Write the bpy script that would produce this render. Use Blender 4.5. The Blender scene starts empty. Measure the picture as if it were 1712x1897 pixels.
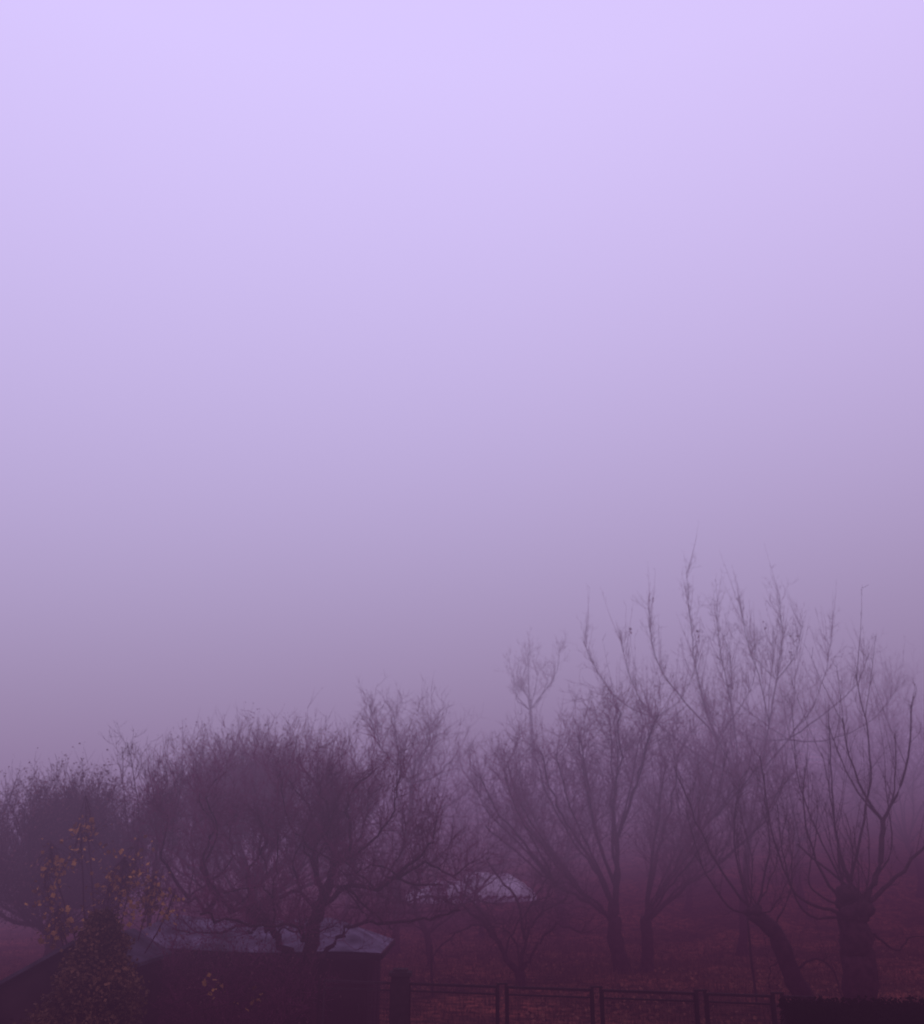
import bpy, math, random
from mathutils import Vector, Matrix
scene = bpy.context.scene
COL = scene.collection
R = random.Random(7)
F = 1800.0; PITCH = math.radians(19.9); CAMZ = 3.05
cp, sp = math.cos(PITCH), math.sin(PITCH)

def ray(px, py):
    u = (px-856)/F; v = (948.5-py)/F
    return Vector((u, -sp*v+cp, cp*v+sp))
def P(px, py, Y):
    d = ray(px, py); return Vector((0, 0, CAMZ)) + d*(Y/d.y)
def PZ(px, py, z):
    d = ray(px, py); return Vector((0, 0, CAMZ)) + d*((z-CAMZ)/d.z)
def sm(a, b, x):
    t = min(1, max(0, (x-a)/(b-a))); return t*t*(3-2*t)
def G(x, y):
    z = 0.4*sm(15.5, 24, y)
    s = 0.075+0.105*sm(-25, 35, x)
    yy = max(0, min(y, 170)-33)
    z += s*yy*sm(30, 50, y)+0.06*s*max(0, y-170)
    z += 0.10*math.sin(x*.35+1)*math.sin(y*.27)*sm(16, 24, y)
    z += 0.6*math.sin(x*.07+2)*math.sin(y*.06+1)*sm(40, 80, y)
    return z

# ---------------------------------------------------------------- materials
def mat(name, c1, c2, scale=6, rough=.9, bump=.3, detail=6, spec=.2, lo=.35, hi=.68):
    m = bpy.data.materials.new(name); m.use_nodes = True
    nt = m.node_tree; b = nt.nodes['Principled BSDF']
    tc = nt.nodes.new('ShaderNodeTexCoord'); n = nt.nodes.new('ShaderNodeTexNoise')
    n.inputs['Scale'].default_value = scale; n.inputs['Detail'].default_value = detail
    r = nt.nodes.new('ShaderNodeValToRGB')
    r.color_ramp.elements[0].position = lo; r.color_ramp.elements[1].position = hi
    r.color_ramp.elements[0].color = (*c1, 1); r.color_ramp.elements[1].color = (*c2, 1)
    nt.links.new(tc.outputs['Object'], n.inputs['Vector']); nt.links.new(n.outputs['Fac'], r.inputs['Fac'])
    nt.links.new(r.outputs['Color'], b.inputs['Base Color'])
    b.inputs['Roughness'].default_value = rough; b.inputs['Specular IOR Level'].default_value = spec
    if bump:
        bp = nt.nodes.new('ShaderNodeBump'); bp.inputs['Strength'].default_value = bump
        nt.links.new(n.outputs['Fac'], bp.inputs['Height']); nt.links.new(bp.outputs['Normal'], b.inputs['Normal'])
    return m
M = {}
M['bark'] = mat('bark', (.015, .004, .008), (.045, .014, .021), 9, spec=.05)
M['twig'] = mat('twig_bark', (.060, .010, .030), (.13, .028, .062), 3, bump=0, spec=.05)
M['twig_dark'] = mat('twig_dark', (.026, .005, .012), (.065, .018, .030), 3, bump=0, spec=.05)
M['leaf_orange'] = mat('leaf_orange', (.12, .045, .015), (.36, .165, .04), 5, bump=0)
M['leaf_dry'] = mat('leaf_dry', (.05, .015, .022), (.13, .042, .05), 5, bump=0)
M['litter'] = mat('fallen_leaf', (.07, .018, .012), (.22, .075, .045), 2, bump=0)
M['evergreen'] = mat('evergreen', (.030, .013, .006), (.11, .046, .020), 3, bump=0)
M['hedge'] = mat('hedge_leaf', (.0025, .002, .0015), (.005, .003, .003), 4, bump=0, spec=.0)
M['grass'] = mat('grass_blade', (.05, .014, .012), (.13, .042, .030), 1.2, bump=0)
M['roof'] = mat('felt_roof', (.020, .014, .023), (.15, .115, .165), 1.7, rough=.85, bump=.25, detail=12)
M['roof_dark'] = mat('dark_felt_roof', (.012, .008, .014), (.06, .045, .07), 2.4, rough=.9, bump=.25, detail=10)
M['wood'] = mat('stained_wood', (.006, .0025, .003), (.032, .014, .018), 2.2, spec=.05)
M['metal'] = mat('painted_metal', (.020, .010, .014), (.036, .018, .024), 14, rough=.8, bump=.1, spec=.05)
M['wire'] = mat('dark_wire', (.010, .004, .006), (.018, .007, .010), 14, rough=.8, bump=0, spec=.05)
M['post'] = mat('masonry_post', (.008, .003, .004), (.020, .008, .010), 12)
M['sheet'] = mat('pale_sheet', (.22, .17, .22), (.85, .78, .88), .9, rough=.9, bump=.2, lo=.38, hi=.56)
g = bpy.data.materials.new('meadow'); g.use_nodes = True
nt = g.node_tree; b = nt.nodes['Principled BSDF']; b.inputs['Roughness'].default_value = 1; b.inputs['Specular IOR Level'].default_value = .03
tc = nt.nodes.new('ShaderNodeTexCoord')
n1 = nt.nodes.new('ShaderNodeTexNoise'); n1.inputs['Scale'].default_value = .35; n1.inputs['Detail'].default_value = 8
n2 = nt.nodes.new('ShaderNodeTexNoise'); n2.inputs['Scale'].default_value = 4; n2.inputs['Detail'].default_value = 8
for n in (n1, n2): nt.links.new(tc.outputs['Object'], n.inputs['Vector'])
r1 = nt.nodes.new('ShaderNodeValToRGB'); r1.color_ramp.elements[0].position = .42; r1.color_ramp.elements[1].position = .6
r1.color_ramp.elements[0].color = (.045, .016, .012, 1); r1.color_ramp.elements[1].color = (.15, .048, .032, 1)
r2 = nt.nodes.new('ShaderNodeValToRGB'); r2.color_ramp.elements[0].position = .38; r2.color_ramp.elements[1].position = .62
r2.color_ramp.elements[0].color = (.25, .25, .25, 1); r2.color_ramp.elements[1].color = (1.5, 1.25, 1.25, 1)
mx = nt.nodes.new('ShaderNodeMixRGB'); mx.blend_type = 'MULTIPLY'; mx.inputs['Fac'].default_value = 1
nt.links.new(n1.outputs['Fac'], r1.inputs['Fac']); nt.links.new(n2.outputs['Fac'], r2.inputs['Fac'])
nt.links.new(r1.outputs['Color'], mx.inputs['Color1']); nt.links.new(r2.outputs['Color'], mx.inputs['Color2'])
nt.links.new(mx.outputs['Color'], b.inputs['Base Color'])
bp = nt.nodes.new('ShaderNodeBump'); bp.inputs['Strength'].default_value = .6; bp.inputs['Distance'].default_value = .1
nt.links.new(n2.outputs['Fac'], bp.inputs['Height']); nt.links.new(bp.outputs['Normal'], b.inputs['Normal'])
M['ground'] = g

# ---------------------------------------------------------------- mesh builder
class MB:
    def __init__(s): s.v = []; s.f = []
    def tube(s, pts, rad, n=3, cap=False):
        m = len(pts); base = len(s.v)
        up0 = Vector((.3, .2, .93))
        for i in range(m):
            t = pts[min(i+1, m-1)]-pts[max(i-1, 0)]
            if t.length < 1e-6: t = Vector((0, 0, 1))
            t.normalize()
            a = t.cross(up0 if abs(t.dot(up0)) < .95 else Vector((1, 0, 0))); a.normalize(); c = t.cross(a)
            r = rad[i]; p = pts[i]
            for k in range(n):
                an = 6.28318*k/n; q = p+a*(math.cos(an)*r)+c*(math.sin(an)*r)
                s.v.append((q.x, q.y, q.z))
        for i in range(m-1):
            for k in range(n):
                k2 = (k+1) % n; o = base+i*n
                s.f.append((o+k, o+k2, o+n+k2, o+n+k))
        if cap:
            s.f.append(tuple(range(base+n-1, base-1, -1))); s.f.append(tuple(base+(m-1)*n+k for k in range(n)))
    def box(s, c, sz, rz=0, rx=0, ry=0):
        mt = Matrix.Translation(Vector(c)) @ Matrix.Rotation(rz, 4, 'Z') @ Matrix.Rotation(ry, 4, 'Y') @ Matrix.Rotation(rx, 4, 'X')
        b0 = len(s.v)
        for x in (-.5, .5):
            for y in (-.5, .5):
                for z in (-.5, .5):
                    q = mt @ Vector((x*sz[0], y*sz[1], z*sz[2])); s.v.append(tuple(q))
        for f in ((0, 1, 3, 2), (4, 6, 7, 5), (0, 4, 5, 1), (2, 3, 7, 6), (0, 2, 6, 4), (1, 5, 7, 3)):
            s.f.append(tuple(b0+i for i in f))
    def beam(s, a, b_, w, h):
        a = Vector(a); b_ = Vector(b_); d = b_-a; d.normalize()
        x = d.cross(Vector((0, 0, 1)))
        if x.length < 1e-4: x = Vector((1, 0, 0))
        x.normalize(); z = x.cross(d); b0 = len(s.v)
        for p in (a, b_):
            for i, j in ((-1, -1), (1, -1), (1, 1), (-1, 1)):
                q = p+x*(i*w/2)+z*(j*h/2); s.v.append(tuple(q))
        for f in ((3, 2, 1, 0), (4, 5, 6, 7), (0, 1, 5, 4), (1, 2, 6, 5), (2, 3, 7, 6), (3, 0, 4, 7)):
            s.f.append(tuple(b0+i for i in f))
    def leaf(s, p, size, R=R):
        a = ru(R)*size; c = ru(R).cross(a)
        if c.length < 1e-6: return
        c.normalize(); c *= size*.45; b0 = len(s.v)
        for q in (p, p+a*.5+c, p+a, p+a*.5-c): s.v.append(tuple(q))
        s.f.append((b0, b0+1, b0+2, b0+3))
    def build(s, name, m, parent=None, smooth=False, origin=None):
        me = bpy.data.meshes.new(name)
        o = bpy.data.objects.new(name, me); COL.objects.link(o)
        off = parent.location if parent is not None else (origin or Vector((0, 0, 0)))
        root = parent
        while root is not None and root.parent is not None:
            root = root.parent; off = root.location
        off = Vector(off)
        me.from_pydata([(x-off.x, y-off.y, z-off.z) for x, y, z in s.v], [], s.f)
        me.materials.append(m)
        if smooth: me.polygons.foreach_set('use_smooth', [True]*len(me.polygons))
        if parent is not None: o.parent = parent
        elif origin is not None: o.location = origin
        return o
def ru(R):
    while True:
        v = Vector((R.uniform(-1, 1), R.uniform(-1, 1), R.uniform(-1, 1)))
        if .05 < v.length < 1: return v.normalized()
def tag(o, label=None, cat=None, group=None, kind=None):
    if label: o['label'] = label
    if cat: o['category'] = cat
    if group: o['group'] = group
    if kind: o['kind'] = kind
    return o
def empty(name, loc, label, cat, group=None):
    o = bpy.data.objects.new(name, None); COL.objects.link(o); o.location = loc
    o.empty_display_size = .2
    return tag(o, label, cat, group)

# ---------------------------------------------------------------- trees
def smooth_line(pts, jit, R, sub=5):
    out = []
    n = len(pts)
    for i in range(n-1):
        p0 = pts[max(i-1, 0)]; p1 = pts[i]; p2 = pts[i+1]; p3 = pts[min(i+2, n-1)]
        for k in range(sub):
            t = k/sub
            q = .5*((2*p1)+(p2-p0)*t+(2*p0-5*p1+4*p2-p3)*t*t+(3*p1-p0-3*p2+p3)*t**3)
            if i+k > 0: q = q+ru(R)*jit*R.random()
            out.append(q)
    out.append(pts[-1]); return out
UP = Vector((0, 0, 1))
def grow(mb, p, d, L, r, lv, T, R, tips):
    n = 4 if lv < 2 else 3
    pts = [p]; rad = [r]; ds = [d]; q = p
    for i in range(n):
        d = (d+ru(R)*T['wig']+UP*T['up']).normalized()
        q = q+d*(L/n); pts.append(q); ds.append(d); rad.append(r*(1-.75*(i+1)/n))
    mb.tube(pts, rad, 3)
    if lv >= len(T['kids']): tips.append(q); return
    for k in range(T['kids'][lv]):
        t = R.uniform(.15, 1)*n; i = min(int(t), n-1); f = t-i
        pp = pts[i].lerp(pts[i+1], f); dd = (ds[i+1]*.75+ru(R)*T['spread']).normalized()
        grow(mb, pp, dd, L*R.uniform(.35, .7), max(r*.6, T['rmin']), lv+1, T, R, tips)
def shoot(mb, p, d, L, r, R, tops, bare=1.0):
    pts = [p]; rad = [r]; q = p; n = 7
    for i in range(n):
        d = (d+ru(R)*.06+UP*.10).normalized(); q = q+d*(L/n); pts.append(q); rad.append(r*(1-.8*(i+1)/n))
    mb.tube(pts, rad, 4)
    for k in range(int(L*2.2*bare)):
        i = R.randrange(1, n); a = pts[i].lerp(pts[i+1], R.random())
        dd = (UP*.8+ru(R)*.9).normalized(); l = R.uniform(.04, .22)
        mb.tube([a, a+dd*l*.5, a+dd*l+UP*l*.15], [.005, .004, .003], 3)
    tops.append(q)
DEF = dict(dens=6, len=1.2, up=.16, wig=.28, spread=.75, kids=(4, 3), rmin=.0035, t0=.2, r=.012, twig='twig', bark='bark', dirup=.35, gn=.8, tap=.5, csc=(.6, .9), shoots=0, slen=(1.2, 2.4), sr=.010, tipleaves=0)
def tree(name, label, cat, Y, trunk, limbs, seed, copies=(75, 160, 260), group=None, leaves=0, leafmat='leaf_dry', leafsize=.06, world=False, knob=None, **kw):
    T = dict(DEF); T.update(kw); R = random.Random(seed)
    def pt(a): return Vector(a) if world else P(a[0], a[1], Y+(a[2] if len(a) > 2 else 0))
    k = 1 if world else Y/F*1.05
    tp = [pt(a) for a in trunk[0]]
    gx, gy = tp[0].x, tp[0].y; gz = G(gx, gy)
    if tp[0].z > gz+.05: tp = [Vector((gx, gy, gz-.1))]+tp
    else: tp[0].z = gz-.1
    root = empty(name, Vector((gx, gy, gz)), label, cat, group)
    r0, r1 = trunk[1]*k, trunk[2]*k
    tl = smooth_line(tp, r0*.22, R)
    mb = MB(); m = len(tl)
    rr = [r0+(r1-r0)*(i/(m-1))**.8 for i in range(m)]; rr[0] *= 1.5
    if m > 3: rr[1] *= 1.2
    rr = [a*R.uniform(.9, 1.12) for a in rr]
    mb.tube(tl, rr, 9, True)
    if knob:
        for q in range(knob):
            c = tl[-1]+ru(R)*r1*.8; pts = [c-UP*r1*.6, c-UP*r1*.3, c, c+UP*r1*.35, c+UP*r1*.55]
            mb.tube(pts, [r1*.2, r1*.65, r1*.75, r1*.55, r1*.1], 7, True)
    mb.build('trunk', M[T['bark']], root, True)
    tw = MB(); tips = []; tops = []
    lines = []
    for (lp, a, c) in limbs:
        pts = [pt(q) for q in lp]; lines.append((pts, a*k, c*k))
        for ang in copies:
            if world: break
            an = math.radians(ang+R.uniform(-25, 25)); sc = R.uniform(*T['csc'])
            piv = pts[0]
            rot = Matrix.Rotation(an, 3, 'Z')
            lines.append(([piv+rot @ Vector(((q-piv).x*sc, (q-piv).y*sc, (q-piv).z*min(sc, .95))) for q in pts], a*k*.6, c*k*.8))
    for pts, a, c in lines:
        ln = smooth_line(pts, max(a*T['gn'], .03*T['gn']), R, 5); m = len(ln)
        rad = [max(a+(c-a)*(i/(m-1))**T['tap'], .004) for i in range(m)]
        lb = MB(); lb.tube(ln, rad, 6); lb.build('limb', M[T['bark']], root, True)
        L = sum((ln[i+1]-ln[i]).length for i in range(m-1))
        for q in range(max(2, int(L*T['dens']))):
            t = R.uniform(T['t0'], 1)**.8*(m-1); i = min(int(t), m-2)
            pp = ln[i].lerp(ln[i+1], t-i); tg = (ln[i+1]-ln[i]).normalized()
            d = (tg*.5+ru(R)*.8+UP*T['dirup']).normalized()
            grow(tw, pp, d, T['len']*R.uniform(.4, 1.15), min(T['r'], rad[i]*.7), 0, T, R, tips)
        for q in range(int(L*T['shoots']+R.random())):
            t = R.uniform(.35, 1)*(m-1); i = min(int(t), m-2)
            shoot(tw, ln[i].lerp(ln[i+1], t-i), (UP*.9+ru(R)*.4).normalized(), R.uniform(*T['slen']), T['sr'], R, tops)
    if tw.v: tw.build('crown', M[T['twig']], root)
    if leaves or T['tipleaves']:
        lf = MB()
        for q in range(leaves):
            lf.leaf(R.choice(tips)+ru(R)*.04, leafsize*R.uniform(.6, 1.3), R)
        for q in range(T['tipleaves']):
            c = R.choice(tops)
            for z in range(3): lf.leaf(c+ru(R)*.08-UP*.05*z, leafsize*R.uniform(.5, 1.2), R)
        lf.build('leaves', M[leafmat], root)
    return root

tree('fruit_tree', 'gnarled wide bare tree with a leaning trunk in front of the shed roof', 'tree', 16.4,
     ([(578, 1890), (570, 1800), (582, 1715), (600, 1660)], 16, 10),
     [([(572, 1790), (515, 1740), (480, 1700), (420, 1680), (350, 1665, 1), (290, 1640, 1.5)], 9, 2),
      ([(600, 1660), (625, 1600), (650, 1560), (640, 1490), (690, 1430)], 7, 1.5),
      ([(590, 1700), (640, 1640), (700, 1650), (740, 1625), (820, 1640)], 7, 1.5),
      ([(600, 1660), (580, 1580), (610, 1520), (590, 1450)], 6, 1.5),
      ([(430, 1685), (370, 1610), (395, 1540), (370, 1470)], 5, 1.5),
      ([(510, 1735), (460, 1640), (490, 1560), (460, 1490)], 5, 1.5),
      ([(625, 1600), (690, 1560), (730, 1500), (740, 1440)], 4, 1),
      ([(700, 1650), (760, 1600), (800, 1560), (810, 1510)], 4, 1),
      ([(740, 1625), (790, 1600), (840, 1620), (880, 1590)], 3, 1),
      ([(480, 1700), (430, 1720), (380, 1730), (320, 1720)], 4, 1),
      ([(640, 1640), (690, 1690), (730, 1720)], 3.5, 1),
      ([(350, 1665, 1), (300, 1590), (310, 1520), (290, 1490)], 4, 1)],
     11, copies=(70, 190), dens=13, len=.85, r=.008, twig='twig', gn=1.5, wig=.48, csc=(.7, 1.1), shoots=.5, slen=(.7, 1.4), sr=.007, dirup=.22)
tree('fruit_tree', 'dense rounded bushy tree crown standing behind the shed roof, left of the middle', 'tree', 24.5,
     ([(470, 1800), (465, 1700), (470, 1650)], 12, 8),
     [([(470, 1650), (400, 1570), (370, 1510), (365, 1450)], 5, 1.2),
      ([(470, 1650), (440, 1560), (450, 1490), (420, 1440)], 5, 1.2),
      ([(470, 1650), (510, 1560), (530, 1490), (525, 1440)], 5, 1.2),
      ([(470, 1650), (560, 1560), (600, 1510), (630, 1450)], 5, 1.2),
      ([(465, 1680), (380, 1630), (320, 1570), (325, 1510)], 5, 1.2),
      ([(470, 1680), (570, 1640), (660, 1570), (680, 1500)], 5, 1.2)],
     12, copies=(60, 130, 200, 290), dens=13, len=1.2, up=.24, kids=(5, 4), twig='twig', r=.009, rmin=.004, gn=1, csc=(.8, 1.1), leaves=8000, leafsize=.04, shoots=.5, slen=(1, 1.7), sr=.008)
tree('fruit_tree', 'faint forked bare tree in the haze between the two big crowns', 'tree', 33,
     ([(735, 1690), (742, 1600), (760, 1510), (764, 1450)], 7, 4.5),
     [([(764, 1450), (735, 1420), (705, 1380), (690, 1340), (687, 1300)], 3, .6),
      ([(764, 1450), (772, 1410), (795, 1380), (795, 1350)], 3, .6),
      ([(764, 1450), (805, 1440), (840, 1405)], 2.5, .6),
      ([(750, 1550), (700, 1520), (665, 1460), (655, 1410)], 3, .6),
      ([(750, 1550), (800, 1510), (850, 1480)], 2.5, .6)],
     13, copies=(60, 130, 230), dens=8, len=1.2, wig=.45, twig='twig', gn=1.2, shoots=.4, slen=(.8, 1.5), sr=.009)
tree('fruit_tree', 'small bare tree with two arching stems forking at the grass, centre', 'tree', 24,
     ([(966, 1826), (962, 1800)], 11, 8),
     [([(962, 1805), (935, 1765), (900, 1712), (850, 1680), (800, 1700)], 7, 1.5),
      ([(965, 1805), (972, 1740), (1000, 1695), (1050, 1665)], 5, 1.2),
      ([(935, 1765), (900, 1700), (840, 1640), (790, 1620)], 3.5, 1),
      ([(900, 1712), (860, 1720), (820, 1750), (790, 1790)], 2.5, .8),
      ([(850, 1680), (800, 1660), (750, 1670), (710, 1640)], 2.5, .8),
      ([(972, 1740), (960, 1670), (920, 1620), (900, 1590)], 3.5, 1),
      ([(1000, 1695), (1020, 1640), (1010, 1590)], 2.5, .8)],
     14, copies=(160,), dens=9, len=.9, wig=.55, up=.04, twig='twig_dark', r=.008, gn=1.6, dirup=.2)
tree('fruit_tree', 'low crooked bare tree on the grass just right of the shed', 'tree', 29,
     ([(800, 1790), (790, 1730), (770, 1690)], 6, 5),
     [([(770, 1690), (720, 1640), (700, 1590), (650, 1560)], 3.5, .8),
      ([(770, 1690), (780, 1620), (830, 1570), (840, 1510)], 3.5, .8),
      ([(790, 1730), (850, 1680), (870, 1620), (930, 1600)], 3, .8),
      ([(770, 1690), (700, 1690), (650, 1670)], 3, .8)],
     24, copies=(70, 200), dens=8, len=1.0, wig=.5, up=.08, twig='twig', r=.009, gn=1.6, dirup=.2)
tree('fruit_tree', 'tall bare tree with a straight dark stem, left one of the close trunk pair', 'tree', 27,
     ([(1157, 1806), (1143, 1760), (1138, 1700)], 15, 11),
     [([(1138, 1700), (1146, 1600), (1136, 1500), (1148, 1400), (1143, 1310)], 8, 1),
      ([(1138, 1700), (1110, 1620), (1060, 1540), (1020, 1460), (1000, 1390)], 5, 1),
      ([(1138, 1710), (1090, 1670), (1030, 1640), (970, 1590), (900, 1530)], 5, 1),
      ([(1140, 1640), (1105, 1550), (1085, 1450), (1070, 1360)], 4, 1),
      ([(1145, 1550), (1180, 1450), (1200, 1370), (1220, 1320)], 4, 1),
      ([(1030, 1640), (970, 1560), (920, 1500), (890, 1440)], 4, 1),
      ([(1090, 1670), (1010, 1560), (960, 1480), (940, 1410)], 4, 1)],
     15, copies=(35, 330), dens=7, len=1.25, up=.14, kids=(4, 3), twig='twig', r=.009, rmin=.004, gn=.9, csc=(.95, 1.15), leaves=500, leafsize=.04, shoots=.8, slen=(1.0, 2.2), sr=.008, spread=.9)
tree('fruit_tree', 'bare tree spreading to the right, right one of the close trunk pair', 'tree', 27.6,
     ([(1200, 1806), (1200, 1750), (1196, 1700)], 12, 9),
     [([(1196, 1700), (1230, 1640), (1275, 1560), (1310, 1470), (1330, 1380)], 5, 1),
      ([(1196, 1700), (1215, 1600), (1240, 1500), (1260, 1390)], 5, 1),
      ([(1196, 1710), (1260, 1650), (1330, 1600), (1400, 1540)], 5, 1),
      ([(1275, 1560), (1340, 1490), (1390, 1420)], 3.5, 1),
      ([(1330, 1600), (1390, 1550), (1430, 1500), (1460, 1440)], 3, 1)],
     16, copies=(40, 315), dens=9, len=1.2, up=.16, kids=(4, 3), twig='twig', r=.009, rmin=.004, gn=.9, csc=(.9, 1.15), leaves=300, leafsize=.04, shoots=1.4, slen=(1.2, 2.6), sr=.008)
tree('walnut_tree', 'tallest bare tree with long upright shoots and last curled leaves, upper right', 'tree', 33,
     ([(1375, 1770), (1380, 1640), (1390, 1540)], 8, 4.5),
     [([(1390, 1540), (1365, 1440), (1330, 1370), (1300, 1290), (1283, 1190), (1272, 1060)], 2.6, .35),
      ([(1390, 1540), (1410, 1430), (1425, 1340), (1440, 1250), (1448, 1180), (1444, 1100)], 2.6, .35),
      ([(1410, 1430), (1460, 1370), (1505, 1310), (1530, 1240), (1540, 1170)], 1.8, .35),
      ([(1365, 1440), (1362, 1350), (1345, 1260), (1332, 1190), (1328, 1120)], 1.8, .35),
      ([(1330, 1370), (1270, 1300), (1230, 1250), (1208, 1190), (1200, 1125)], 1.8, .35),
      ([(1365, 1440), (1280, 1390), (1210, 1330), (1170, 1260), (1150, 1180)], 1.8, .35),
      ([(1210, 1330), (1150, 1300), (1110, 1250), (1080, 1185)], 1.4, .35),
      ([(1425, 1340), (1405, 1250), (1385, 1190), (1370, 1120)], 1.4, .35),
      ([(1460, 1370), (1530, 1320), (1585, 1270), (1610, 1210)], 1.6, .35),
      ([(1460, 1370), (1540, 1370), (1620, 1330), (1665, 1270)], 1.6, .35),
      ([(1440, 1260), (1475, 1210), (1488, 1150)], 1.1, .35)],
     17, copies=(175,), dens=5, len=.8, wig=.25, up=.18, kids=(4, 2), twig='twig', r=.007, dirup=.4, gn=1.1, csc=(.55, .8), leafsize=.14, shoots=2.4, slen=(.9, 2.2), sr=.0075, tipleaves=10)
tree('pollard_tree', 'thick dark pollarded trunk with a knobbly head and long curved shoots, at right', 'tree', 19,
     ([(1597, 1895), (1592, 1800), (1582, 1720), (1578, 1675)], 27, 24),
     [([(1560, 1670), (1520, 1610), (1490, 1510), (1490, 1420)], 3.2, .8),
      ([(1550, 1690), (1480, 1660), (1435, 1560), (1408, 1400)], 3.2, .8),
      ([(1600, 1670), (1628, 1610), (1635, 1520)], 5.5, 4),
      ([(1635, 1520), (1590, 1450), (1560, 1330)], 3.2, .9),
      ([(1635, 1520), (1678, 1430), (1692, 1290)], 3.2, .9),
      ([(1610, 1670), (1660, 1625), (1730, 1550)], 5, 2),
      ([(1570, 1660), (1600, 1520), (1612, 1400), (1585, 1250)], 3, .7),
      ([(1545, 1700), (1490, 1690), (1455, 1600), (1440, 1490)], 2.5, .7),
      ([(1565, 1660), (1550, 1560), (1540, 1440), (1535, 1320)], 2.5, .7),
      ([(1620, 1730), (1660, 1760), (1690, 1735), (1730, 1740)], 2.5, .7),
      ([(1560, 1680), (1500, 1640), (1510, 1560), (1515, 1480)], 2, .6),
      ([(1600, 1660), (1650, 1570), (1640, 1440)], 2.2, .7)],
     18, copies=(150,), knob=9, dens=4, len=.5, kids=(3,), twig='twig_dark', r=.006, up=.3, dirup=.5, gn=.9, tap=.7, shoots=.6, slen=(1, 2.2), sr=.007)
tree('pollard_tree', 'leaning pollarded trunk with a crooked head, left of the thick pollard', 'tree', 20.5,
     ([(1505, 1880), (1465, 1800), (1440, 1735), (1398, 1692)], 20, 12),
     [([(1395, 1690), (1335, 1610), (1290, 1520), (1250, 1420)], 3.2, .7),
      ([(1395, 1690), (1350, 1680), (1300, 1600), (1275, 1510)], 3, .7),
      ([(1400, 1690), (1425, 1580), (1415, 1430)], 3, .7),
      ([(1430, 1730), (1465, 1640), (1460, 1520)], 2.6, .7),
      ([(1470, 1800), (1510, 1775), (1545, 1800), (1560, 1850)], 3, 1),
      ([(1390, 1690), (1360, 1560), (1370, 1450)], 2.6, .7)],
     19, copies=(140,), knob=5, dens=6, len=.7, kids=(3, 2), twig='twig_dark', r=.007, up=.22, dirup=.4, gn=1.1, shoots=.9, slen=(1, 2.0), sr=.007)
tree('fruit_tree', 'broad dense dark tree at the left edge, shoots sticking up', 'tree', 21,
     ([(95, 1850), (100, 1760), (105, 1700)], 18, 13),
     [([(105, 1700), (40, 1640), (0, 1590), (-10, 1530)], 6, 1.5),
      ([(105, 1700), (80, 1630), (85, 1570), (95, 1515)], 6, 1.5),
      ([(105, 1700), (150, 1640), (170, 1580), (160, 1530)], 6, 1.5),
      ([(105, 1700), (180, 1660), (205, 1620), (205, 1570)], 5, 1.5),
      ([(100, 1720), (10, 1700), (-50, 1640), (-70, 1580)], 5, 1.5),
      ([(100, 1740), (170, 1700), (220, 1670), (235, 1630)], 5, 1.5),
      ([(100, 1740), (60, 1700), (20, 1670)], 5, 1.5)],
     20, copies=(60, 130, 200, 290), dens=18, len=1.0, up=.22, kids=(5, 4), twig='twig_dark', r=.010, leaves=26000, leafsize=.040, gn=1, csc=(.7, 1.0), shoots=.9, slen=(.7, 1.5), sr=.008)
tree('sapling', 'slim upright bare shoots rising between the left tree and the rounded crown', 'tree', 19,
     ([(285, 1840), (280, 1760), (275, 1700)], 5, 3.5),
     [([(275, 1700), (250, 1620), (232, 1500), (226, 1385)], 2, .5),
      ([(275, 1700), (265, 1600), (255, 1480), (236, 1375)], 2, .5),
      ([(275, 1700), (290, 1600), (285, 1500), (268, 1430)], 2, .5),
      ([(280, 1740), (310, 1640), (320, 1540), (318, 1470)], 2, .5)],
     21, copies=(120, 240), dens=8, len=.6, kids=(3, 2), twig='twig_dark', r=.007)
rb = random.Random(77); bp_ = P(400, 1880, 16.0); bl = []
for k in range(12):
    an = k*.5236; d = Vector((math.cos(an), math.sin(an)*.4, 0)); o0 = Vector((bp_.x+d.x*.15, 16.0+d.y*.1, 0)); rr = rb.uniform(.5, 1.5)
    bl.append(([tuple(o0), tuple(o0+d*rr*.5+UP*.6), tuple(o0+d*rr+UP*rb.uniform(1.1, 1.6))], .02, .006))
tree('bare_bush', 'low tangled dark bush against the front of the long shed', 'bush', 16.0,
     ([(bp_.x, 16.0, -.1), (bp_.x, 16.0, .05), (bp_.x, 16.0, .15)], .05, .04), bl, 78, world=True, dens=22, len=.65, kids=(4, 3), twig='twig', r=.006, wig=.4, up=.1, leaves=2500, leafsize=.035)
R2 = random.Random(5)
sh = empty('leafy_shrub', Vector((P(190, 1800, 15.2).x, 15.2, 0)), 'tall shrub still holding ochre yellow leaves, beside the dark conifer', 'shrub')
stems = MB(); lv = MB()
bx = P(190, 1800, 15.2).x
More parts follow.
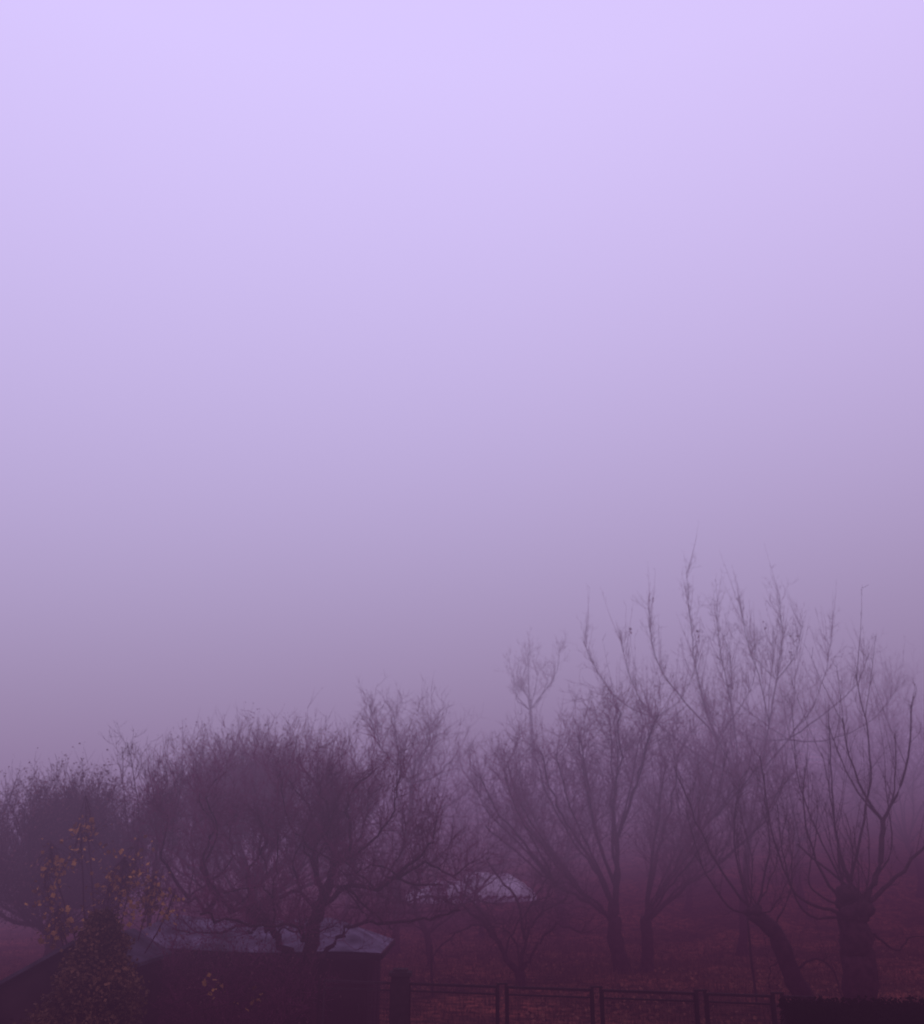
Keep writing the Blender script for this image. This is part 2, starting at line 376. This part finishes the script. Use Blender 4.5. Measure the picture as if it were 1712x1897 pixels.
for (px, py, s, n) in [(160, 1530, 20, 20), (100, 1610, 24, 38), (225, 1635, 26, 55), (280, 1665, 28, 70), (110, 1720, 22, 45), (150, 1580, 30, 20),
                       (90, 1660, 24, 22), (250, 1600, 30, 18), (200, 1680, 40, 35), (400, 1830, 14, 8), (470, 1850, 16, 8), (310, 1690, 14, 14)]:
    c = P(px, py, 15.2+R2.uniform(-.6, .6))
    b0 = Vector((bx+R2.uniform(-.25, .25), 15.2+R2.uniform(-.2, .2), 0))
    mid = b0.lerp(c, .5)+Vector((0, 0, .35))
    ln = smooth_line([b0, mid, c, c+(c-mid)*.2+Vector((0, 0, .15))], .02, R2)
    stems.tube(ln, [.016-.012*i/(len(ln)-1) for i in range(len(ln))], 5)
    for q in range(int(n*2.6)):
        pp = c+Vector((R2.gauss(0, 1), R2.gauss(0, 1), R2.gauss(0, 1)))*(s/F*15.2*.65)
        st = ln[R2.randrange(9, len(ln))]
        if q % 2 == 0: stems.tube([st, st.lerp(pp, .5)+Vector((0, 0, .04)), pp], [.005, .004, .003], 3)
        lv.leaf(pp, R2.uniform(.03, .10), R2)
stems.build('stem', M['bark'], sh); lv.build('leaves', M['leaf_orange'], sh)

def conifer(px, ptop, Y, w, label, seed):
    R = random.Random(seed); top = P(px, ptop, Y); base = Vector((top.x, Y, G(top.x, Y)))
    root = empty('conifer', base, label, 'conifer')
    t = MB(); t.tube([base-UP*.1, base+UP*(top.z-base.z)*.5, top-UP*.1], [.07, .045, .01], 7); t.build('trunk', M['bark'], root)
    c = MB(); H = top.z-base.z
    for i in range(2600):
        h = R.random()**1.05; an = R.uniform(0, 6.283)
        rr = w*(1-h)**.7*R.uniform(.55, 1.12)*(1+.16*math.sin(an*3+h*9)+.10*math.sin(h*23+an))
        p0 = base+UP*(h*H*.93+.05); p1 = base+Vector((math.cos(an)*rr, math.sin(an)*rr, h*H+.14*R.random()))
        if h > .95: p1 = base+Vector((math.cos(an)*.08, math.sin(an)*.08, h*H))
        m_ = p0.lerp(p1, .6)
        c.tube([m_, p1], [.006, .003], 3)
        for k in range(14):
            c.leaf(m_.lerp(p1, .2+R.random()*.95)+ru(R)*.06, R.uniform(.03, .06), R)
    c.build('crown', M['evergreen'], root)
conifer(190, 1695, 12.6, .95, 'dark brownish conifer in the bottom left corner in front of the sheds', 31)

def hedge(name, label, x0, x1, y0, y1, ztop, n, seed):
    R = random.Random(seed); zg = 0
    root = empty(name, Vector(((x0+x1)/2, (y0+y1)/2, zg)), label, 'hedge')
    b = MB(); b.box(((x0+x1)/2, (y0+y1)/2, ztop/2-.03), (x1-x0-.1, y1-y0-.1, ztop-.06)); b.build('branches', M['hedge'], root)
    l = MB()
    for i in range(n):
        x, y, z = R.uniform(x0, x1), R.uniform(y0, y1), R.uniform(0, ztop)
        k = R.random()
        if k < .45: z = ztop+R.gauss(-.03, .02)
        elif k < .8: y = y0+R.gauss(.03, .02)
        else: x = x0+R.gauss(.03, .02)
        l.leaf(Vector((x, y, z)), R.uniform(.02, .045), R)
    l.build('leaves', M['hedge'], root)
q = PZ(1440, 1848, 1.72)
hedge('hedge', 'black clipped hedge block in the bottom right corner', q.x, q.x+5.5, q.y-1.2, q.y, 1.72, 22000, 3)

# ---------------------------------------------------------------- fence
fr = empty('fence', Vector((PZ(742, 1820, 1.5).x, PZ(742, 1820, 1.5).y, 0)), 'dark metal panel fence with wire mesh and one masonry post along the meadow', 'fence')
px_ = [592, 742, 930, 1105, 1298, 1440, 1520]
tops = [PZ(p, 1814+(p-592)*.034, 1.5) for p in px_]
mp = tops[1]
b = MB(); b.box((mp.x, mp.y, .78), (.25, .25, 1.60)); pm = b.build('masonry_post', M['post'], fr)
b = MB(); b.box((mp.x, mp.y, 1.605), (.31, .31, .05)); b.box((mp.x, mp.y, 1.65), (.20, .20, .04)); b.build('cap', M['post'], pm)
for i, t in enumerate(tops):
    if i == 1: continue
    b = MB()
    for s in ((-1, 1) if 1 < i < 6 else (0,)):
        b.box((t.x+s*.055, t.y, .755), (.035, .045, 1.51))
    if 1 < i < 6: b.box((t.x, t.y, 1.52), (.16, .05, .02))
    b.build('post', M['wire'], fr)
for i in range(len(tops)-1):
    a = tops[i].copy(); c = tops[i+1].copy(); d = (c-a); d.z = 0; L = d.length; d.normalize()
    ga = .14 if i == 1 else .08; gb = .14 if i == 0 else .08
    a += d*ga; c -= d*gb
    b = MB()
    for z in (1.48, 1.39, .15): b.beam((a.x, a.y, z), (c.x, c.y, z), .06 if z > 1.4 else .035, .03 if z > 1.4 else .022)
    for e in (a, c): b.beam((e.x, e.y, .13), (e.x, e.y, 1.49), .025, .025)
    pf = b.build('panel_frame', M['metal'] if i == 0 else M['wire'], fr)
    w = MB(); LL = (c-a).length; nn = int(LL/.05)
    for k in range(1, nn):
        e = a.lerp(c, k/nn); w.tube([Vector((e.x, e.y, .16)), Vector((e.x, e.y, 1.38))], [.0016]*2, 3)
    for k in range(1, 25):
        z = .16+k*.05; w.tube([Vector((a.x, a.y, z)), Vector((c.x, c.y, z))], [.0016]*2, 3)
    w.build('wire_mesh', M['wire'], pf)

# ---------------------------------------------------------------- sheds
def hip_shed(name, label, x0, x1, y0, y1, ze, zr, rlen, over=.22):
    cx, cy = (x0+x1)/2, (y0+y1)/2
    root = empty(name, Vector((cx, cy, 0)), label, 'shed')
    w = MB(); w.box((cx, cy, ze/2-.05), (x1-x0, y1-y0, ze+.1))
    x = x0+.08
    while x < x1:
        w.box((x, y0-.012, ze/2), (.05, .03, ze-.02)); x += .16
    w.build('wall', M['wood'], root)
    r = MB(); o = over
    X0, X1, Y0, Y1 = x0-o, x1+o, y0-o, y1+o
    RR = random.Random(4)
    def ridge(t): return Vector((cx-rlen/2-.5+(rlen+.5)*t, cy, zr-.09*math.sin(t*3.1416)-.06*t+RR.uniform(-.01, .01)))
    def strip(pa, pb, n=18, m=8):
        i0 = len(r.v)
        for j in range(m+1):
            for i in range(n+1):
                a = pa(i/n); b_ = pb(i/n); q = a.lerp(b_, j/m)
                k = RR.uniform(-.018, .018) if 0 < j < m and 0 < i < n else 0
                r.v.append((q.x, q.y, q.z+k))
        for j in range(m):
            for i in range(n): a = i0+j*(n+1)+i; r.f.append((a, a+1, a+n+2, a+n+1))
    zf = ze+.01
    A, B_, C_, D_ = Vector((X0, Y0, zf+.04)), Vector((X1, Y0, zf-.04)), Vector((X1, Y1, zf-.04)), Vector((X0, Y1, zf+.04))
    E, F_ = ridge(0), ridge(1)
    strip(lambda t: A.lerp(B_, t)+UP*.02*math.sin(t*9), lambda t: ridge(t)); strip(lambda t: C_.lerp(D_, t), lambda t: ridge(1-t))
    strip(lambda t: B_.lerp(C_, t), lambda t: F_); strip(lambda t: D_.lerp(A, t), lambda t: E)
    rf = r.build('roof', M['roof'], root)
    s = MB(); s.beam((X0, Y0-.02, zf-.02), (X1, Y0-.02, zf-.10), .03, .08); s.beam((X1+.02, Y0, zf-.09), (X1+.02, Y1, zf-.09), .03, .08); s.beam((X0-.02, Y0, zf-.02), (X0-.02, Y1, zf-.02), .03, .08); s.build('fascia', M['wood'], rf)
    return root
xl = P(235, 1740, 17.6).x; xr = P(705, 1750, 17.6).x
s1 = hip_shed('garden_shed', 'long low garden shed with a dull grey sagging roof behind the leaning tree', xl, xr-.2, 17.6, 20.4, 1.70, 2.20, 2.4)
d = MB(); dx = xl+3.6; d.box((dx, 17.56, .80), (.8, .05, 1.54)); dr = d.build('door', M['wood'], s1)
d = MB(); d.box((dx+.3, 17.52, .85), (.03, .04, .14)); d.build('handle', M['metal'], dr)
Y = 13.6; rt = P(135, 1742, Y); lf = P(-60, 1850, Y)
ri = rt.z; ea = lf.z
root = empty('tool_shed', Vector((rt.x, Y+1, 0)), 'small shed with a steep grey roof in the bottom left corner behind the conifer', 'shed')
hw = rt.x-lf.x
w = MB()
w.v = [(rt.x-hw*.85, Y+.15, 0), (rt.x+hw*.45, Y+.15, 0), (rt.x+hw*.45, Y+.15, ea+.2), (rt.x, Y+.15, ri-.06), (rt.x-hw*.85, Y+.15, ea+.02)]
w.v += [(x, Y+2.3, z) for x, y, z in w.v[:5]]
w.f = [(0, 1, 2, 3, 4), (9, 8, 7, 6, 5), (0, 5, 6, 1), (1, 6, 7, 2), (4, 9, 5, 0)]
w.build('wall', M['wood'], root)
r = MB()
for sx, hh in ((-1, hw*1.05), (1, hw*.5)):
    ez = ri-(ri-ea)*hh/hw
    i0 = len(r.v)
    for y in (Y, Y+2.5):
        for (x, z) in ((rt.x+.0, ri), (rt.x+sx*hh, ez), (rt.x+sx*hh, ez-.05), (rt.x, ri-.05)): r.v.append((x, y, z))
    for f in ((0, 1, 2, 3), (7, 6, 5, 4), (0, 4, 5, 1), (1, 5, 6, 2), (2, 6, 7, 3)): r.f.append(tuple(i0+k for k in f))
r.build('roof', M['roof_dark'], root)

Y = 46; c = P(872, 1630, Y); gz = G(c.x, Y); R3 = random.Random(8)
print('heap ground', gz, 'wanted', c.z)
o = MB(); nx, ny = 60, 14
for j in range(ny+1):
    for i in range(nx+1):
        u = i/nx*2-1; v = j/ny*2-1
        h = (1-abs(u)**4)*(1-abs(v)**3)*(.72+.20*math.sin(u*3.2+.6)+.12*math.sin(u*11+v*2)+.06*math.sin(u*23+v*5))
        o.v.append((c.x+u*2.9+R3.uniform(-.04, .04), Y+v*1.3+R3.uniform(-.04, .04), G(c.x+u*2.9, Y+v*1.3)-.04+max(0, h)*1.0+R3.uniform(-.02, .02)))
for j in range(ny):
    for i in range(nx):
        a = j*(nx+1)+i; o.f.append((a, a+1, a+nx+2, a+nx+1))
root = empty('covered_heap', Vector((c.x, Y, gz)), 'low flat heap under a pale sheet on the meadow behind the small central tree', 'covered heap')
o.build('sheet', M['sheet'], root, True)
b = MB()
for i in range(14):
    x = c.x-2.3+i*.35; b.tube([Vector((x, Y-1.4, gz-.12+.08*(i % 2))), Vector((x+.3, Y-1.3, gz+.03))], [.07, .06], 6, True)
b.build('log', M['bark'], root)
for px, py0, Y, lab in ((800, 1750, 23, 'thin wooden stake in the grass left of the small central tree'),
                        (1385, 1700, 22, 'thin wooden stake standing under the leaning pollard')):
    t = P(px, py0, Y); z = G(t.x, Y); b = MB()
    b.tube([Vector((t.x+.04, Y, z-.1)), Vector((t.x, Y+.02, (z+t.z)/2)), t], [.028, .026, .022], 7, True)
    tag(b.build('stake', M['wood'], None, origin=Vector((t.x, Y, z))), lab, 'stake')

# ---------------------------------------------------------------- hillside trees
def hill_tree(px, Y, h, w, label, seed, dens=5, twig='twig', thf=None):
    R = random.Random(seed); x = P(px, 1500, Y).x; z = G(x, Y)
    B = Vector((x, Y, z)); th = h*(thf or R.uniform(.22, .32)); f = .55 if thf else 1
    tr = [tuple(B), tuple(B+Vector((R.uniform(-.2, .2), 0, th*.5))), tuple(B+Vector((R.uniform(-.3, .3), 0, th)))]
    top = Vector(tr[-1]); limbs = []
    for k in range(9):
        an = k*.698+R.uniform(-.3, .3); rr = w*R.uniform(.4, .95); hh = (h-th)*R.uniform(.4, .8)
        d = Vector((math.cos(an), math.sin(an), 0)); e = lambda: ru(R)*w*.14
        limbs.append(([tuple(top), tuple(top+d*rr*.4+UP*hh*.3+e()), tuple(top+d*rr*.8+UP*hh*.65+e()), tuple(top+d*rr+UP*hh)], h*.006*f, .010))
    limbs.append(([tuple(top), tuple(top+UP*(h-th)*.4+ru(R)*.2), tuple(top+UP*(h-th)*.85)], h*.008*f, .010))
    tree('hillside_tree', label, 'tree', Y, (tr, h*.018*f, h*.012*f), limbs, seed, world=True, dens=dens*(.6 if thf else 1), len=(h-th)*.26, group='faint bare trees on the misty hillside', twig=twig, r=.012, rmin=.006, gn=1, shoots=.25, slen=(.8, 1.8), sr=.011)
for i, a in enumerate([
    (992, 54, 12.2, 2.6, 'lone ghostly treetop rising in the fog above the middle of the orchard'),
    (890, 38, 6.0, 3.0, 'hazy rounded tree right of the faint forked tree'),
    (1040, 40, 7.6, 3.6, 'hazy tree behind the left of the trunk pair'),
    (1260, 42, 8.2, 4.0, 'hazy tree behind the trunk pair, below the tall shoots'),
    (1470, 42, 8.4, 4.2, 'hazy tree on the slope between the walnut and the pollard'),
    (1680, 44, 9.2, 4.4, 'hazy tree on the slope above the thick pollard'),
    (1590, 56, 9.5, 4.8, 'very faint tree highest on the slope at the right'),
    (1380, 58, 9.0, 4.6, 'very faint tree behind the walnut crown'),
    (650, 36, 5.6, 3.2, 'hazy tree behind the leaning tree in front of the shed'),
    (250, 34, 4.2, 3.2, 'hazy tree in the gap between the two left crowns'),
    (800, 60, 6.5, 3.6, 'very faint low tree behind the covered heap'),
    ]):
    hill_tree(*a, seed=50+i, thf=.66 if i == 0 else None)

# ---------------------------------------------------------------- ground
m = MB()
def axis(lo, hi, fine0, fine1, fs, cs):
    out = []; x = lo
    while x < hi:
        out.append(x); x += fs if fine0 <= x < fine1 else cs
    out.append(hi); return out
xs = axis(-380, 380, -40, 50, 1.0, 10); ys = axis(-50, 480, -2, 90, 1.0, 10)
for y in ys:
    for x in xs: m.v.append((x, y, G(x, y)))
W = len(xs)
for j in range(len(ys)-1):
    for i in range(W-1): a = j*W+i; m.f.append((a, a+1, a+W+1, a+W))
tag(m.build('ground', M['ground'], None, True), kind='structure')
R4 = random.Random(9); m = MB()
for i in range(42000):
    y = 15.5+32*R4.random()**1.3; x = R4.uniform(-.55, .55)*y*1.0
    z = G(x, y); h = R4.uniform(.05, .16)*(1+.8*(math.sin(x*1.3)*math.sin(y*.9) > .4)); a = R4.uniform(0, 3.14); w_ = .012+.006*y/20
    dx, dy = math.cos(a)*w_, math.sin(a)*w_; b0 = len(m.v)
    m.v += [(x-dx, y-dy, z-.01), (x+dx, y+dy, z-.01), (x+R4.uniform(-.06, .06), y+R4.uniform(-.06, .06), z+h)]
    m.f.append((b0, b0+1, b0+2))
tag(m.build('grass', M['grass']), 'rough reddish brown winter grass on the meadow behind the fence', 'grass', kind='stuff')
m = MB()
for i in range(15000):
    y = 17+20*R4.random()**1.1; x = R4.uniform(-.3, .55)*y+R4.gauss(0, .4)
    if math.sin(x*.9+2)*math.sin(y*.8)+R4.gauss(0, .5) < .1: continue
    m.leaf(Vector((x, y, G(x, y)+R4.uniform(.01, .10))), R4.uniform(.05, .11), R4)
tag(m.build('fallen_leaves', M['litter']), 'red brown fallen leaves scattered over the grass under the orchard trees', 'fallen leaves', kind='stuff')

# ---------------------------------------------------------------- fog
f = MB(); f.box((0, 215, 25), (800, 550, 80))
fo = bpy.data.materials.new('glowing_fog'); fo.use_nodes = True; nt = fo.node_tree
nt.nodes.clear(); out = nt.nodes.new('ShaderNodeOutputMaterial')
geo = nt.nodes.new('ShaderNodeNewGeometry'); sx = nt.nodes.new('ShaderNodeSeparateXYZ'); nt.links.new(geo.outputs['Position'], sx.inputs[0])
def mth(op, a, b_=None, clamp=False):
    n = nt.nodes.new('ShaderNodeMath'); n.operation = op; n.use_clamp = clamp
    for i, v in enumerate((a, b_)):
        if v is None: continue
        if isinstance(v, (int, float)): n.inputs[i].default_value = v
        else: nt.links.new(v, n.inputs[i])
    return n.outputs[0]
hill = mth('MULTIPLY', mth('MAXIMUM', mth('SUBTRACT', mth('MINIMUM', sx.outputs['Y'], 120.0), 38.0), 0.0), .075)
zz = mth('SUBTRACT', mth('SUBTRACT', sx.outputs['Z'], hill), mth('MULTIPLY', mth('MAXIMUM', mth('MINIMUM', sx.outputs['X'], 60.0), -50.0), .09))
e = mth('MULTIPLY', mth('MAXIMUM', mth('SUBTRACT', zz, 3.0), 0.0), -1/10.0)
far = mth('ADD', mth('MULTIPLY', mth('DIVIDE', mth('SUBTRACT', sx.outputs['Y'], 22.0), 20.0, True), .75), .95)
dens = mth('MULTIPLY', mth('MULTIPLY', mth('EXPONENT', e), far), 0.027)
fac = mth('DIVIDE', mth('ADD', zz, 1.0), 12.0, True)
ramp = nt.nodes.new('ShaderNodeValToRGB')
ramp.color_ramp.elements[0].color = (.012, .0015, .005, 1); ramp.color_ramp.elements[1].color = (.39, .31, .49, 1)  # scattered light painted in: dim near the ground and rightward, paler higher up
el = ramp.color_ramp.elements.new(.24); el.color = (.062, .014, .048, 1)
el = ramp.color_ramp.elements.new(.5); el.color = (.24, .15, .30, 1)
nt.links.new(fac, ramp.inputs['Fac'])
ab = nt.nodes.new('ShaderNodeVolumeAbsorption'); ab.inputs['Color'].default_value = (0, 0, 0, 1)
nt.links.new(dens, ab.inputs['Density'])
em = nt.nodes.new('ShaderNodeEmission'); nt.links.new(ramp.outputs['Color'], em.inputs['Color']); nt.links.new(dens, em.inputs['Strength'])  # fog emits its own glow, standing in for in-scattered sky light
ad = nt.nodes.new('ShaderNodeAddShader'); nt.links.new(ab.outputs[0], ad.inputs[0]); nt.links.new(em.outputs[0], ad.inputs[1])
nt.links.new(ad.outputs[0], out.inputs['Volume'])
try: fo.cycles.volume_step_rate = .2
except Exception as ex: print('step', ex)
fog = f.build('fog', fo); tag(fog, kind='structure')

# ---------------------------------------------------------------- world, sun, camera
wd = bpy.data.worlds.new('World'); scene.world = wd; wd.use_nodes = True
nt = wd.node_tree; nt.nodes.clear(); out = nt.nodes.new('ShaderNodeOutputWorld')
sky = nt.nodes.new('ShaderNodeTexSky'); sky.sky_type = 'NISHITA'; sky.sun_disc = False
sky.sun_elevation = math.radians(8); sky.sun_rotation = math.radians(160)
b1 = nt.nodes.new('ShaderNodeBackground'); b1.inputs['Strength'].default_value = .015; nt.links.new(sky.outputs[0], b1.inputs['Color'])
tc = nt.nodes.new('ShaderNodeTexCoord'); s3 = nt.nodes.new('ShaderNodeSeparateXYZ'); nt.links.new(tc.outputs['Generated'], s3.inputs[0])
rp = nt.nodes.new('ShaderNodeValToRGB'); rp.color_ramp.elements[0].color = (.54, .45, .77, 1); rp.color_ramp.elements[1].color = (.85, .73, 1.24, 1)
rp.color_ramp.elements[0].position = 0; rp.color_ramp.elements[1].position = .7
nt.links.new(s3.outputs['Z'], rp.inputs['Fac'])
mr = nt.nodes.new('ShaderNodeMapRange'); mr.inputs['From Min'].default_value = -.48; mr.inputs['From Max'].default_value = .48
nt.links.new(s3.outputs['X'], mr.inputs['Value'])
r5 = nt.nodes.new('ShaderNodeValToRGB'); r5.color_ramp.interpolation = 'B_SPLINE'; r5.color_ramp.elements[0].color = (1.22, .97, 1.06, 1); r5.color_ramp.elements[1].color = (1.16, .94, .98, 1)
el = r5.color_ramp.elements.new(.5); el.color = (.95, .99, .99, 1)
nt.links.new(mr.outputs[0], r5.inputs['Fac'])
ml = nt.nodes.new('ShaderNodeMixRGB'); ml.blend_type = 'MULTIPLY'; ml.inputs['Fac'].default_value = 1
nt.links.new(rp.outputs[0], ml.inputs['Color1']); nt.links.new(r5.outputs[0], ml.inputs['Color2'])
b2 = nt.nodes.new('ShaderNodeBackground'); nt.links.new(ml.outputs[0], b2.inputs['Color']); b2.inputs['Strength'].default_value = 1
ad = nt.nodes.new('ShaderNodeAddShader'); nt.links.new(b1.outputs[0], ad.inputs[0]); nt.links.new(b2.outputs[0], ad.inputs[1]); nt.links.new(ad.outputs[0], out.inputs['Surface'])
sl = bpy.data.lights.new('sun', 'SUN'); sl.energy = .5; sl.angle = math.radians(25); sl.color = (1, .86, .90)
so = bpy.data.objects.new('sun', sl); COL.objects.link(so); so.rotation_euler = (math.radians(50), 0, math.radians(30)); so.location = (0, 0, 40)
cam = bpy.data.cameras.new('camera'); co = bpy.data.objects.new('camera', cam); COL.objects.link(co)
co.location = (0, 0, CAMZ); co.rotation_euler = (math.radians(90)+PITCH, 0, 0)
cam.sensor_fit = 'VERTICAL'; cam.sensor_height = 24; cam.angle_y = 2*math.atan(948.5/F); cam.clip_end = 2000; cam.clip_start = .1
cam.dof.use_dof = True; cam.dof.focus_distance = 5.0; cam.dof.aperture_fstop = 1.8
scene.camera = co
scene.view_settings.view_transform = 'Standard'; scene.view_settings.look = 'None'; scene.view_settings.exposure = 0
